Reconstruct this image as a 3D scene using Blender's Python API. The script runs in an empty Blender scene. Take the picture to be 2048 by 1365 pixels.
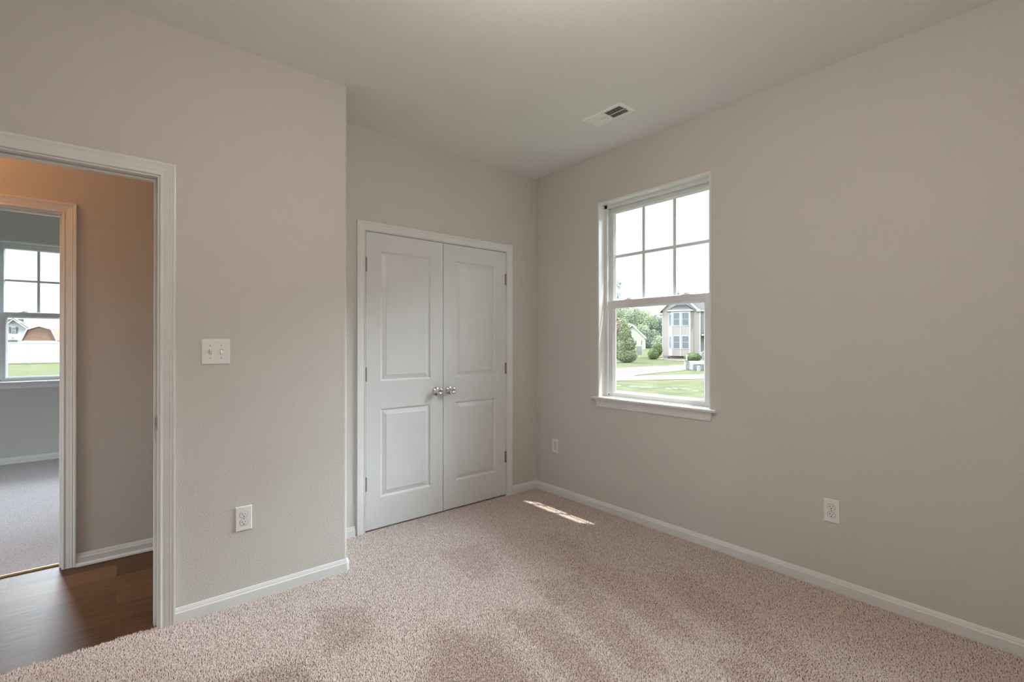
import bpy, bmesh, math, random
import numpy as np
from mathutils import Vector, Matrix

# ------------------------------------------------------------------ camera, sky, sun, exposure
scene = bpy.context.scene
COL = scene.collection
YAW, PITCH, FPX, EYE = 0.69456, 0.00216, 948.13, 1.2944      # fitted to the photograph (2048 px wide)

cam_data = bpy.data.cameras.new('camera')
cam_data.sensor_fit = 'HORIZONTAL'
cam_data.sensor_width = 36.0
cam_data.lens = FPX / 2048.0 * 36.0
cam_data.clip_start = 0.02
cam_data.clip_end = 600
cam = bpy.data.objects.new('camera', cam_data)
COL.objects.link(cam)
cam.location = (0, 0, EYE)
cam.rotation_euler = (math.pi / 2 + PITCH, 0, -YAW)
scene.camera = cam

SKY_STRENGTH, FILL_BAND_STRENGTH, WEST_FILL_STRENGTH, SUN_STRENGTH = 1.5, 50.0, 9.0, 9.0
ROOM_LAMP, HALL_LAMP = 40.0, 58.0
EXPOSURE = -0.10

world = bpy.data.worlds.new('sky')
scene.world = world
world.use_nodes = True
wn = world.node_tree
wn.nodes.clear()
w_out = wn.nodes.new('ShaderNodeOutputWorld')
w_bg = wn.nodes.new('ShaderNodeBackground')
w_tc = wn.nodes.new('ShaderNodeTexCoord')
w_sep = wn.nodes.new('ShaderNodeSeparateXYZ')
wn.links.new(w_tc.outputs['Generated'], w_sep.inputs[0])
def w_math(op, a, b=None):
    n = wn.nodes.new('ShaderNodeMath')
    n.operation = op
    for i, v in enumerate((a, b)):
        if v is None: continue
        if isinstance(v, (int, float)): n.inputs[i].default_value = v
        else: wn.links.new(v, n.inputs[i])
    return n.outputs[0]
def w_step(v, lo, hi):
    n = wn.nodes.new('ShaderNodeMapRange')
    n.interpolation_type = 'SMOOTHSTEP'
    n.inputs['From Min'].default_value, n.inputs['From Max'].default_value = lo, hi
    wn.links.new(v, n.inputs['Value'])
    return n.outputs[0]
# hazy bright sky: pale everywhere, plus an added north-east band that lights the rooms
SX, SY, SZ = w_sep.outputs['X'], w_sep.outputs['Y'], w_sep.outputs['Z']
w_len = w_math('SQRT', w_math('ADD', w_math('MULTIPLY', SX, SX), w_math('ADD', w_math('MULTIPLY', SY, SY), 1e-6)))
FILL_AZ = math.radians(48)
w_az = w_math('DIVIDE', w_math('ADD', w_math('MULTIPLY', SX, math.sin(FILL_AZ)), w_math('MULTIPLY', SY, math.cos(FILL_AZ))), w_len)
w_fill_band = w_math('MULTIPLY', w_step(w_az, -.15, .45), w_math('MULTIPLY', w_step(SZ, .27, .36), w_math('SUBTRACT', 1.0, w_step(SZ, .60, .76))))
w_west = w_math('DIVIDE', w_math('MULTIPLY', SX, -1.0), w_len)              # a weaker band added in the west to fill the hall
w_west_fill = w_math('MULTIPLY', w_step(w_west, .35, .85), w_math('MULTIPLY', w_step(SZ, .05, .20), w_math('SUBTRACT', 1.0, w_step(SZ, .55, .72))))
w_str = w_math('ADD', w_math('ADD', w_math('MULTIPLY', w_fill_band, FILL_BAND_STRENGTH), w_math('MULTIPLY', w_west_fill, WEST_FILL_STRENGTH)), SKY_STRENGTH)
w_bg.inputs['Color'].default_value = (.84, .97, 1.06, 1)
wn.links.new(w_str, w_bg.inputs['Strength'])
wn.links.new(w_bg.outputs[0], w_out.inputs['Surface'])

SUN_DIR = Vector((-0.21, 0.34, -1.0)).normalized()         # falls steeply through the bedroom window
sun_data = bpy.data.lights.new('sun', 'SUN')
sun_data.energy = SUN_STRENGTH
sun_data.angle = math.radians(0.6)
sun_data.color = (1.0, 0.96, 0.88)
sun = bpy.data.objects.new('sun', sun_data)
COL.objects.link(sun)
sun.location = (20, -20, 40)
sun.rotation_euler = SUN_DIR.to_track_quat('-Z', 'Y').to_euler()

vs = scene.view_settings
scene.display_settings.display_device = 'sRGB'
vs.view_transform = 'Standard'
vs.look = 'None'
vs.exposure = EXPOSURE
vs.gamma = 1.0
vs.use_curve_mapping = False

scene.cycles.use_denoising = True
scene.cycles.max_bounces = 14
scene.cycles.diffuse_bounces = 8
scene.cycles.glossy_bounces = 4
scene.cycles.transparent_max_bounces = 16
scene.cycles.sample_clamp_indirect = 6.0
scene.cycles.caustics_reflective = False
scene.cycles.caustics_refractive = False

# ------------------------------------------------------------------ the room in metres
XR, YC, YL, XJ, H = 2.862, 3.0955, 2.664, 1.005, 2.743       # window wall, closet wall, left wall, its free edge, ceiling
XW, YB = -0.80, -0.56                                       # the two walls behind the photographer
TW = 0.115                                                  # partition thickness
YH0, YH1 = YL + TW, 3.715                                   # hall
YR0, YR1 = YH1 + TW, 7.26                                   # bedroom across the hall
GZ = -0.60                                                  # lawn level
WIN_Y = 1.941                                               # centre of the bedroom window
WIN2_X = -0.541                                             # centre of the far bedroom's window
WHW, WZ0, WZ1 = 0.444, 0.872, 2.358                         # clear half width, sill, head

for nm, loc, rot in (('window_portal', (XR + 0.16, WIN_Y, 1.615), (0, math.radians(90), 0)),
                     ('far_window_portal', (WIN2_X, YR1 + 0.16, 1.615), (math.radians(-90), 0, 0)),
                     ('hall_door_portal', (-1.93, 3.247, 1.05), (0, math.radians(-90), 0)),
                     ('side_window_portal', (1.46, 5.80, 1.615), (0, math.radians(90), 0))):
    ld = bpy.data.lights.new(nm, 'AREA')
    ld.shape = 'RECTANGLE'
    ld.size, ld.size_y = (1.48, 0.92) if 'far' not in nm else (0.92, 1.48)
    if 'hall' in nm: ld.size, ld.size_y = 2.1, .9
    ld.cycles.is_portal = True                              # guides the sky's rays, gives off nothing itself
    lo = bpy.data.objects.new(nm, ld)
    COL.objects.link(lo)
    lo.location, lo.rotation_euler = loc, rot

# ------------------------------------------------------------------ materials
def principled(name, color=(.8, .8, .8), rough=.5, metal=0.0, spec=.5):
    m = bpy.data.materials.new(name)
    m.use_nodes = True
    b = m.node_tree.nodes['Principled BSDF']
    b.inputs['Base Color'].default_value = (*color, 1)
    b.inputs['Roughness'].default_value = rough
    b.inputs['Metallic'].default_value = metal
    b.inputs['Specular IOR Level'].default_value = spec
    return m, m.node_tree, b

def node(nt, kind, **kw):
    n = nt.nodes.new(kind)
    for k, v in kw.items():
        setattr(n, k, v)
    return n

def obj_coords(nt, scale=(1, 1, 1)):
    tc = node(nt, 'ShaderNodeTexCoord')
    mp = node(nt, 'ShaderNodeMapping')
    mp.inputs['Scale'].default_value = scale
    nt.links.new(tc.outputs['Object'], mp.inputs['Vector'])
    return mp.outputs[0]

def noise(nt, vec, scale, detail=2.0, rough=.5):
    n = node(nt, 'ShaderNodeTexNoise')
    n.inputs['Scale'].default_value = scale
    n.inputs['Detail'].default_value = detail
    n.inputs['Roughness'].default_value = rough
    nt.links.new(vec, n.inputs['Vector'])
    return n.outputs['Fac']

def ramp(nt, fac, stops):
    r = node(nt, 'ShaderNodeValToRGB')
    e = r.color_ramp.elements
    e[0].position, e[0].color = stops[0][0], (*stops[0][1], 1)
    e[1].position, e[1].color = stops[-1][0], (*stops[-1][1], 1)
    for p, c in stops[1:-1]:
        x = e.new(p)
        x.color = (*c, 1)
    nt.links.new(fac, r.inputs['Fac'])
    return r.outputs['Color']

def bump(nt, bsdf, height, strength, distance):
    b = node(nt, 'ShaderNodeBump')
    b.inputs['Strength'].default_value = strength
    b.inputs['Distance'].default_value = distance
    nt.links.new(height, b.inputs['Height'])
    nt.links.new(b.outputs[0], bsdf.inputs['Normal'])

def speckled(name, c0, c1, scale, rough=.6, bscale=None, bstr=.3, bdist=.002, spec=.4, stretch=(1, 1, 1), lo=.35, hi=.65):
    m, nt, b = principled(name, c0, rough, 0, spec)
    v = obj_coords(nt, stretch)
    nt.links.new(ramp(nt, noise(nt, v, scale, 3), [(lo, c0), (hi, c1)]), b.inputs['Base Color'])
    if bscale:
        bump(nt, b, noise(nt, v, bscale, 2), bstr, bdist)
    return m

M = {}
def wall_paint(name, color, strength):
    m, nt, b = principled(name, color, .55, 0, .3)
    v = obj_coords(nt)
    n1 = noise(nt, v, 140, 2.0, .45)
    r = node(nt, 'ShaderNodeMapRange')                      # orange-peel: rounded blobs with flats between
    r.inputs['From Min'].default_value, r.inputs['From Max'].default_value = .42, .68
    nt.links.new(n1, r.inputs['Value'])
    bump(nt, b, r.outputs[0], strength, .0022)
    return m
M['paint'] = wall_paint('greige_wall_paint', (.61, .588, .556), .21)
M['ceiling'] = wall_paint('ceiling_paint', (.84, .835, .82), .20)
M['trim'] = speckled('white_trim_paint', (.75, .75, .745), (.78, .78, .775), 9, .32, 60, .04, .0006, .5)
M['door'] = speckled('white_door_paint', (.71, .715, .715), (.73, .735, .735), 7, .30, 240, .10, .0005, .5)
M['vinyl'] = speckled('white_window_vinyl', (.70, .71, .715), (.73, .735, .74), 6, .30, None, spec=.5)
M['plastic'] = speckled('white_plate_plastic', (.82, .82, .81), (.84, .84, .83), 20, .28)
M['enamel'] = speckled('white_register_enamel', (.90, .90, .90), (.93, .93, .93), 12, .4)
M['slot_grey'] = principled('slot_shade_and_screw_grey', (.42, .42, .42), .6)[0]  # grey puts the toggle slot's shade into the colour; also colours the screws
M['dark'] = principled('dark_slot', (.02, .02, .02), .6)[0]
M['chrome'] = speckled('polished_chrome', (.70, .71, .72), (.78, .79, .80), 40, .12)
M['chrome'].node_tree.nodes['Principled BSDF'].inputs['Metallic'].default_value = 1
M['nickel'] = speckled('brushed_bronze_nickel', (.33, .28, .24), (.45, .39, .34), 90, .35)
M['nickel'].node_tree.nodes['Principled BSDF'].inputs['Metallic'].default_value = 1
M['brass'] = speckled('pale_gold_strip', (.55, .40, .20), (.66, .50, .27), 60, .35)
M['closet_dark'] = principled('shade_darkened_closet_paint', (.30, .29, .27), .8)[0]  # wall paint darkened to stand for the shade inside the closet

def carpet_pile_mat():
    m, nt, b = principled('carpet_yarn', (.5, .42, .38), .85, 0, .15)
    at = node(nt, 'ShaderNodeAttribute', attribute_name='yarn')
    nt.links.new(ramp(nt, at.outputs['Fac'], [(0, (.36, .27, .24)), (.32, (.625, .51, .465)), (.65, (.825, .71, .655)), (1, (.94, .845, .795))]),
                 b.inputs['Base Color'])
    b.inputs['Sheen Weight'].default_value = .25
    b.inputs['Sheen Roughness'].default_value = .5
    return m
M['yarn'] = carpet_pile_mat()
M['backing'] = speckled('carpet_backing', (.16, .12, .10), (.24, .18, .15), 60, .9)
def flat_carpet():
    m, nt, b = principled('carpet_far', (.5, .45, .42), .9, 0, .1)
    v = obj_coords(nt)
    f = noise(nt, v, 170, 2, .6)
    nt.links.new(ramp(nt, f, [(.3, (.32, .275, .275)), (.5, (.48, .43, .435)), (.7, (.62, .57, .575))]), b.inputs['Base Color'])
    bump(nt, b, noise(nt, v, 150, 2), .4, .008)
    return m
M['carpet_far'] = flat_carpet()

def plank_mat():
    m, nt, b = principled('brown_vinyl_plank', (.2, .1, .05), .46, 0, .3)
    v = obj_coords(nt)
    br = node(nt, 'ShaderNodeTexBrick')
    br.offset = .37
    br.inputs['Color1'].default_value = (0, 0, 0, 1)
    br.inputs['Color2'].default_value = (1, 1, 1, 1)
    br.inputs['Mortar'].default_value = (.3, .3, .3, 1)
    for k, val in (('Scale', 1), ('Mortar Size', .0012), ('Bias', 0), ('Brick Width', 1.22), ('Row Height', .18)):
        br.inputs[k].default_value = val
    nt.links.new(v, br.inputs['Vector'])
    g = noise(nt, obj_coords(nt, (1.6, 26, 1)), 3.0, 6, .62)
    mx = node(nt, 'ShaderNodeMath', operation='MULTIPLY_ADD')
    mx.inputs[1].default_value = .42
    nt.links.new(br.outputs['Color'], mx.inputs[0])
    g2 = node(nt, 'ShaderNodeMath', operation='MULTIPLY')
    g2.inputs[1].default_value = .72
    nt.links.new(g, g2.inputs[0])
    nt.links.new(g2.outputs[0], mx.inputs[2])
    nt.links.new(ramp(nt, mx.outputs[0], [(.18, (.040, .017, .008)), (.45, (.125, .060, .027)), (.75, (.27, .145, .068))]), b.inputs['Base Color'])
    bump(nt, b, br.outputs['Fac'], -.3, .001)
    return m
M['plank'] = plank_mat()

def glass_mat():
    m = bpy.data.materials.new('clear_window_glass')
    m.use_nodes = True
    nt = m.node_tree
    nt.nodes.clear()
    o = node(nt, 'ShaderNodeOutputMaterial')
    t = node(nt, 'ShaderNodeBsdfTransparent')
    t.inputs['Color'].default_value = (.985, .992, .99, 1)
    g = node(nt, 'ShaderNodeBsdfGlossy')
    g.inputs['Roughness'].default_value = .02
    lw = node(nt, 'ShaderNodeLayerWeight')
    lw.inputs['Blend'].default_value = .5
    pw = node(nt, 'ShaderNodeMath', operation='POWER')
    pw.inputs[1].default_value = 5.0
    nt.links.new(lw.outputs['Facing'], pw.inputs[0])
    fr = node(nt, 'ShaderNodeMath', operation='MULTIPLY_ADD')
    fr.inputs[1].default_value, fr.inputs[2].default_value = .55, .03
    nt.links.new(pw.outputs[0], fr.inputs[0])
    mx = node(nt, 'ShaderNodeMixShader')
    nt.links.new(fr.outputs[0], mx.inputs[0])
    nt.links.new(t.outputs[0], mx.inputs[1])
    nt.links.new(g.outputs[0], mx.inputs[2])
    nt.links.new(mx.outputs[0], o.inputs['Surface'])
    return m
M['glass'] = glass_mat()

def lamp_mat(name, color, strength):
    m, nt, b = principled(name, (.9, .88, .82), .4)
    b.inputs['Emission Color'].default_value = (*color, 1)
    b.inputs['Emission Strength'].default_value = strength
    return m
M['room_lamp'] = lamp_mat('room_lamp_diffuser', (1.0, .905, .815), ROOM_LAMP)
M['hall_lamp'] = lamp_mat('hall_lamp_diffuser', (1.0, .40, .11), HALL_LAMP)

# outdoors
M['grass'] = speckled('mown_lawn', (0.056, 0.063, 0.035), (0.08, 0.082, 0.051), 1.3, .9, 14, .5, .03, 0.0)
M['concrete'] = speckled('pale_concrete', (0.139, 0.122, 0.11), (0.159, 0.144, 0.128), .8, .85, None, spec=0.0)
M['asphalt'] = speckled('worn_pinkish_road', (0.092, 0.081, 0.078), (0.111, 0.097, 0.094), .6, .9, None, spec=0.0)
M['mulch'] = speckled('brown_mulch', (0.074, 0.048, 0.038), (0.105, 0.074, 0.053), 3, .95)
M['white_sand'] = speckled('bare_pale_patch', (0.129, 0.129, 0.108), (0.161, 0.161, 0.133), 3, .95)
def siding(name, c0, c1, pitch):
    m, nt, b = principled(name, c0, .7, 0, .2)
    tc = node(nt, 'ShaderNodeTexCoord')
    sp = node(nt, 'ShaderNodeSeparateXYZ')
    nt.links.new(tc.outputs['Object'], sp.inputs[0])
    d = node(nt, 'ShaderNodeMath', operation='DIVIDE')
    d.inputs[1].default_value = pitch
    nt.links.new(sp.outputs['Z'], d.inputs[0])
    f = node(nt, 'ShaderNodeMath', operation='FRACT')
    nt.links.new(d.outputs[0], f.inputs[0])
    nt.links.new(ramp(nt, f.outputs[0], [(.0, c1), (.10, c0), (1.0, c0)]), b.inputs['Base Color'])
    return m
M['tan_siding'] = siding('tan_lap_siding', (.365, .318, .288), (.31, .27, .24), .17)
M['cream_siding'] = siding('cream_lap_siding', (0.47, 0.439, 0.358), (0.431, 0.401, 0.323), .17)
M['white_siding'] = siding('white_lap_siding', (0.48, 0.48, 0.496), (0.432, 0.432, 0.448), .2)
M['house_trim'] = principled('white_house_trim', (0.44, 0.44, 0.446), .6)[0]
M['shingle'] = speckled('grey_roof_shingle', (.075, .075, .080), (.11, .11, .115), 5, .9, None, stretch=(1, 1, 4))
M['pane'] = speckled('curtained_house_pane', (0.114, 0.123, 0.132), (0.168, 0.177, 0.186), 3, .4, None, stretch=(1, 1, 5))
M['brick'] = speckled('brown_brick', (.26, .20, .17), (.34, .27, .24), 7, .9)
M['vent_dark'] = principled('dark_vent', (.06, .055, .055), .8)[0]
M['cabinet'] = speckled('pale_green_cabinet', (0.156, 0.163, 0.146), (0.184, 0.19, 0.173), 2, .6)
M['pedestal'] = speckled('off_white_pedestal', (0.272, 0.264, 0.249), (0.314, 0.306, 0.293), 3, .6)
M['pink'] = principled('faded_pink_cap', (.18, .13, .12), .6)[0]
M['barn_wood'] = speckled('brown_barn_siding', (0.175, 0.101, 0.068), (0.245, 0.152, 0.112), 3.0, .8, None, stretch=(.35, 1, 3.2))
M['barn_roof'] = speckled('orange_brown_shingle', (.095, .055, .036), (.125, .075, .050), 3, .9)
M['fence_vinyl'] = siding('white_vinyl_fence', (.52, .53, .55), (.50, .51, .53), .3)
M['grey_wood'] = principled('weathered_grey_wood', (.20, .20, .20), .9)[0]
def leafy(name, c0, c1, scale):
    return speckled(name, c0, c1, scale, .8, None, spec=.1, lo=.3, hi=.7)
M['leaf_dark'] = leafy('dark_green_leaves', (0.145, 0.176, 0.132), (0.23, 0.26, 0.196), .9)
M['leaf_mid'] = leafy('mid_green_leaves', (0.22, 0.259, 0.175), (0.34, 0.372, 0.266), .7)
M['leaf_light'] = leafy('light_green_leaves', (0.25, 0.29, 0.179), (0.375, 0.399, 0.268), .8)
M['leaf_ever'] = leafy('evergreen_needles', (0.145, 0.172, 0.098), (0.246, 0.268, 0.157), 2.2)
M['leaf_red'] = leafy('reddish_new_leaves', (0.255, 0.196, 0.153), (0.34, 0.276, 0.208), 2.5)
M['leaf_hedge'] = leafy('hedge_leaves', (0.093, 0.132, 0.055), (0.17, 0.212, 0.098), 3)
M['leaf_twig'] = leafy('grey_green_twig_leaves', (.10, .125, .085), (.17, .19, .13), 4)
M['bark'] = speckled('grey_bark', (.12, .105, .09), (.19, .17, .15), 9, .95, None, stretch=(1, 1, .3))

# ------------------------------------------------------------------ mesh helpers
class MB:
    """Collects shapes and links them as ONE mesh object."""
    def __init__(self):
        self.v, self.f = [], []
    def add(self, verts, faces, T=None):
        n = len(self.v)
        self.v += [tuple(T(p)) if T else tuple(p) for p in verts]
        self.f += [tuple(i + n for i in q) for q in faces]
        return self
    def box(self, x0, x1, y0, y1, z0, z1, T=None):
        x0, x1 = min(x0, x1), max(x0, x1); y0, y1 = min(y0, y1), max(y0, y1); z0, z1 = min(z0, z1), max(z0, z1)
        vs_ = [(x, y, z) for z in (z0, z1) for y in (y0, y1) for x in (x0, x1)]
        return self.add(vs_, [(0, 2, 3, 1), (4, 5, 7, 6), (0, 1, 5, 4), (2, 6, 7, 3), (0, 4, 6, 2), (1, 3, 7, 5)], T)
    def prism(self, poly, a0, a1, axis='y', T=None):
        """Extrude a 2D polygon: axis y takes (x, z), axis x takes (y, z), axis z takes (x, y)."""
        def p3(p, a):
            return {'y': (p[0], a, p[1]), 'x': (a, p[0], p[1]), 'z': (p[0], p[1], a)}[axis]
        n = len(poly)
        vs_ = [p3(p, a0) for p in poly] + [p3(p, a1) for p in poly]
        fs = [tuple(range(n)), tuple(range(2 * n - 1, n - 1, -1))]
        fs += [(i, i + n, (i + 1) % n + n, (i + 1) % n) for i in range(n)]
        return self.add(vs_, fs, T)
    def lathe(self, prof, seg=24, T=None):
        """prof: (radius, height) pairs, turned about z."""
        vs_, fs = [], []
        for r, h in prof:
            for k in range(seg):
                a = 2 * math.pi * k / seg
                vs_.append((r * math.cos(a), r * math.sin(a), h))
        for i in range(len(prof) - 1):
            for k in range(seg):
                a, b = i * seg + k, i * seg + (k + 1) % seg
                fs.append((a, b, b + seg, a + seg))
        fs.append(tuple(range(seg - 1, -1, -1)))
        fs.append(tuple(range((len(prof) - 1) * seg, len(prof) * seg)))
        return self.add(vs_, fs, T)
    def sweep(self, path, prof, side=1, closed=False, T=None):
        """Mitred moulding: path of 2D points, prof of (offset to the side, height) closed polygon. Yields (a, b, height)."""
        n, m = len(path), len(prof)
        P = [Vector(p) for p in path]
        def nrm(a, b):
            d = (b - a).normalized()
            return Vector((-d.y, d.x)) * side
        rows = []
        for i in range(n):
            if closed or 0 < i < n - 1:
                n0, n1 = nrm(P[i - 1], P[i]), nrm(P[i], P[(i + 1) % n])
                mt = (n0 + n1); mt = mt / max(1e-6, mt.dot(n0)) if mt.length > 1e-6 else n0
            else:
                mt = nrm(P[0], P[1]) if i == 0 else nrm(P[-2], P[-1])
            rows.append([(P[i].x + mt.x * o, P[i].y + mt.y * o, h) for o, h in prof])
        vs_ = [p for r in rows for p in r]
        fs = []
        for i in range(n if closed else n - 1):
            j = (i + 1) % n
            for k in range(m):
                l = (k + 1) % m
                fs.append((i * m + k, i * m + l, j * m + l, j * m + k))
        if not closed:
            fs += [tuple(range(m)), tuple(range(n * m - 1, (n - 1) * m - 1, -1))]
        return self.add(vs_, fs, T)
    def tube(self, pts, r0, r1=None, seg=8):
        r1 = r0 if r1 is None else r1
        vs_, fs = [], []
        pts = [Vector(p) for p in pts]
        for i, p in enumerate(pts):
            d = (pts[min(i + 1, len(pts) - 1)] - pts[max(i - 1, 0)]).normalized()
            u = d.orthogonal().normalized(); w = d.cross(u)
            r = r0 + (r1 - r0) * i / max(1, len(pts) - 1)
            for k in range(seg):
                a = 2 * math.pi * k / seg
                vs_.append(p + (u * math.cos(a) + w * math.sin(a)) * r)
        for i in range(len(pts) - 1):
            for k in range(seg):
                a, b = i * seg + k, i * seg + (k + 1) % seg
                fs.append((a, b, b + seg, a + seg))
        fs += [tuple(range(seg - 1, -1, -1)), tuple(range((len(pts) - 1) * seg, len(pts) * seg))]
        return self.add(vs_, fs)
    def build(self, name, mat, parent=None, bevel=0, smooth=False, loc=None, segs=2):
        me = bpy.data.meshes.new(name)
        me.from_pydata(self.v, [], self.f)
        me.validate()
        bm = bmesh.new(); bm.from_mesh(me)
        bmesh.ops.recalc_face_normals(bm, faces=bm.faces)
        bm.to_mesh(me); bm.free()
        me.materials.append(mat)
        if smooth:
            me.polygons.foreach_set('use_smooth', [True] * len(me.polygons))
        o = bpy.data.objects.new(name, me)
        COL.objects.link(o)
        if parent: o.parent = parent
        if loc: o.location = loc
        if bevel:
            b = o.modifiers.new('rounded_edges', 'BEVEL')
            b.width, b.segments, b.limit_method, b.angle_limit = bevel, segs, 'ANGLE', math.radians(35)
        if smooth == 'auto':
            me.polygons.foreach_set('use_smooth', [False] * len(me.polygons))
        return o

def tag(o, label, cat=None, group=None, kind=None):
    o['label'] = label
    if cat: o['category'] = cat
    if group: o['group'] = group
    if kind: o['kind'] = kind
    return o

def empty(name, loc=(0, 0, 0), rz=0.0):
    o = bpy.data.objects.new(name, None)
    COL.objects.link(o)
    o.location = loc
    o.rotation_euler = (0, 0, rz)
    o.empty_display_size = .1
    return o

def struct(o, label, cat):
    return tag(o, label, cat, None, 'structure')

def copy_thing(root, loc, rz, label):
    r = root.copy(); COL.objects.link(r)
    r.location, r.rotation_euler = loc, (0, 0, rz)
    r['label'] = label
    for ch in list(root.children):
        c = ch.copy(); COL.objects.link(c); c.parent = r
        for g in list(ch.children):
            d = g.copy(); COL.objects.link(d); d.parent = c
    return r

# ------------------------------------------------------------------ walls, ceiling, floors
DX0, DX1, DTOP = -0.672, 0.140, 2.040                       # entry doorway: jamb faces and head
CX0, CX1, CTOP = 1.2895, 2.5115, 2.0490                     # closet opening: jamb faces and head
HX0, HX1 = -1.055, -0.243                                   # far doorway across the hall

w = MB()                                                    # left wall with the entry doorway and a bullnose end
w.box(-2.3, DX0 - .02, YL, YL + TW, 0, H)
w.box(DX0 - .02, DX1 + .02, YL, YL + TW, DTOP + .02, H)
R = .019
arc = [(XJ - R + R * math.cos(a), YL + R - R * math.sin(a)) for a in [math.pi / 2 * k / 12 for k in range(12, -1, -1)]]
w.prism([(DX1 + .02, YL)] + arc + [(XJ, YC + TW), (XJ - TW, YC + TW), (XJ - TW, YL + TW), (DX1 + .02, YL + TW)], 0, H, 'z')
o = w.build('wall_left', M['paint'])
struct(o, 'greige textured wall left of the closet with the open doorway and rounded corner', 'wall')

w = MB()
w.box(XJ - TW + .0, CX0 - .02, YC, YC + TW, 0, H)
w.box(CX0 - .02, CX1 + .02, YC, YC + TW, CTOP + .02, H)
w.box(CX1 + .02, XR, YC, YC + TW, 0, H)
struct(w.build('wall_back', M['paint']), 'greige wall behind the white double closet doors', 'wall')

w = MB()
y0, y1 = WIN_Y - WHW - .012, WIN_Y + WHW + .012
w.box(XR, XR + .15, YB - .15, y0, -.3, H)
w.box(XR, XR + .15, y1, YC + .9, -.3, H)
w.box(XR, XR + .15, y0, y1, -.3, WZ0 - .02)
w.box(XR, XR + .15, y0, y1, WZ1 + .012, H)
struct(w.build('wall_right', M['paint']), 'long greige wall with the single window on the right', 'wall')

struct(MB().box(XW - TW, XR, YB - .15, YB, -.3, H).build('wall_front', M['paint']), 'greige wall behind the camera', 'wall')
struct(MB().box(XW - TW, XW, YB, YL - .001, -.3, H).build('wall_side', M['paint']), 'greige wall left of the camera beside the doorway', 'wall')

w = MB()                                                    # far hall wall with the second doorway
w.box(-2.3, HX0 - .02, YH1, YR0, 0, H)
w.box(HX0 - .02, HX1 + .02, YH1, YR0, DTOP + .02, H)
w.box(HX1 + .02, 1.3, YH1, YR0, 0, H)
struct(w.build('wall_hall', M['paint']), 'hallway wall lit orange by the hall lamp, seen through the doorway', 'wall')
HE = -1.75
w = MB()
w.box(HE - .15, HE, YH0, YH0 + .03, -.3, H).box(HE - .15, HE, YH1 - .03, YH1, -.3, H).box(HE - .15, HE, YH0 + .03, YH1 - .03, 2.10, H).box(HE - .15, HE, YH0 + .03, YH1 - .03, -.3, -.003)
struct(w.build('wall_hall_end', M['paint']), 'left end wall of the hallway around the added glazed door', 'wall')
struct(MB().box(-2.415, -2.3, YR0, YR1, -.3, H).build('wall_far_room_left', M['paint']), 'left side wall of the bedroom across the hall', 'wall')
ed = empty('added_door_5', (HE - .06, (YH0 + YH1) / 2, 0))  # unseen glazed door, added so daylight fills the lower hallway
struct(ed, 'added white glazed door at the unseen left end of the hallway, letting daylight in', 'door')
ew = (YH1 - YH0) / 2 - .03
MB().sweep([(-ew, 0.002), (ew, 0.002), (ew, 2.10), (-ew, 2.10)], [(0, -.022), (0, .022), (.10, .022), (.115, .012), (.115, -.012), (.10, -.022)], 1, True, lambda p: (p[2], p[0], p[1])).build('door_frame', M['door'], ed)
MB().box(-.004, .004, -ew + .09, ew - .09, .09, 2.01).build('pane', M['glass'], ed)
MB().tube([(.022, ew - .055, .95), (.075, ew - .055, .95), (.075, ew - .16, .95)], .009, seg=10).build('door_handle', M['nickel'], ed)
struct(MB().box(XJ - TW - .05, XJ - TW, YH0, YH1, -.3, H).build('wall_hall_stop', M['paint']), 'right end wall of the hallway', 'wall')

w = MB()
x0, x1 = WIN2_X - WHW - .012, WIN2_X + WHW + .012
w.box(-2.415, x0, YR1, YR1 + .15, -.3, H)
w.box(x1, 1.415, YR1, YR1 + .15, -.3, H)
w.box(x0, x1, YR1, YR1 + .15, -.3, WZ0 - .02)
w.box(x0, x1, YR1, YR1 + .15, WZ1 + .012, H)
struct(w.build('wall_far_room', M['paint']), 'window wall of the bedroom across the hall', 'wall')
w = MB()
w.box(1.3, 1.45, YH1, 5.344, -.3, H).box(1.3, 1.45, 6.256, YR1, -.3, H).box(1.3, 1.45, 5.344, 6.256, -.3, WZ0 - .02).box(1.3, 1.45, 5.344, 6.256, WZ1 + .012, H)
struct(w.build('wall_far_room_side', M['paint']), 'right side wall of the bedroom across the hall', 'wall')
w = MB()
w.box(XJ, XR, YC + TW + .55, YC + TW + .6, -.3, H)
struct(w.build('wall_closet', M['closet_dark']), 'rear wall inside the closet', 'wall')

struct(MB().box(-2.415, XR + .15, YB - .15, YR1 + .15, H, H + .12).build('ceiling', M['ceiling']), 'pale textured ceiling of the bedroom', 'ceiling')

o = MB().box(XW - TW, XR + .01, YB - .01, YL + .026, -.3, 0).box(XJ - TW, XR + .01, YL + .026, YC + .75, -.3, 0).build('floor', M['backing'])
struct(o, 'bedroom floor under the beige carpet', 'floor')
o = MB().box(-1.90, XJ - TW, YL + .026, YR0 - .02, -.3, -.003).build('floor_hall', M['plank'])
struct(o, 'brown wood plank floor of the hallway', 'floor')
o = MB().box(-2.3, 1.3, YR0 - .02, YR1, -.3, .004).build('floor_far_room', M['carpet_far'])
struct(o, 'grey beige carpet of the bedroom across the hall', 'floor')
o = MB().box(HX0, HX1, YR0 - .032, YR0 - .019, -.003, .008).build('threshold_strip', M['brass'], bevel=.003)
tag(o, 'thin gold strip between hallway planks and far bedroom carpet', 'threshold strip')

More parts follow.
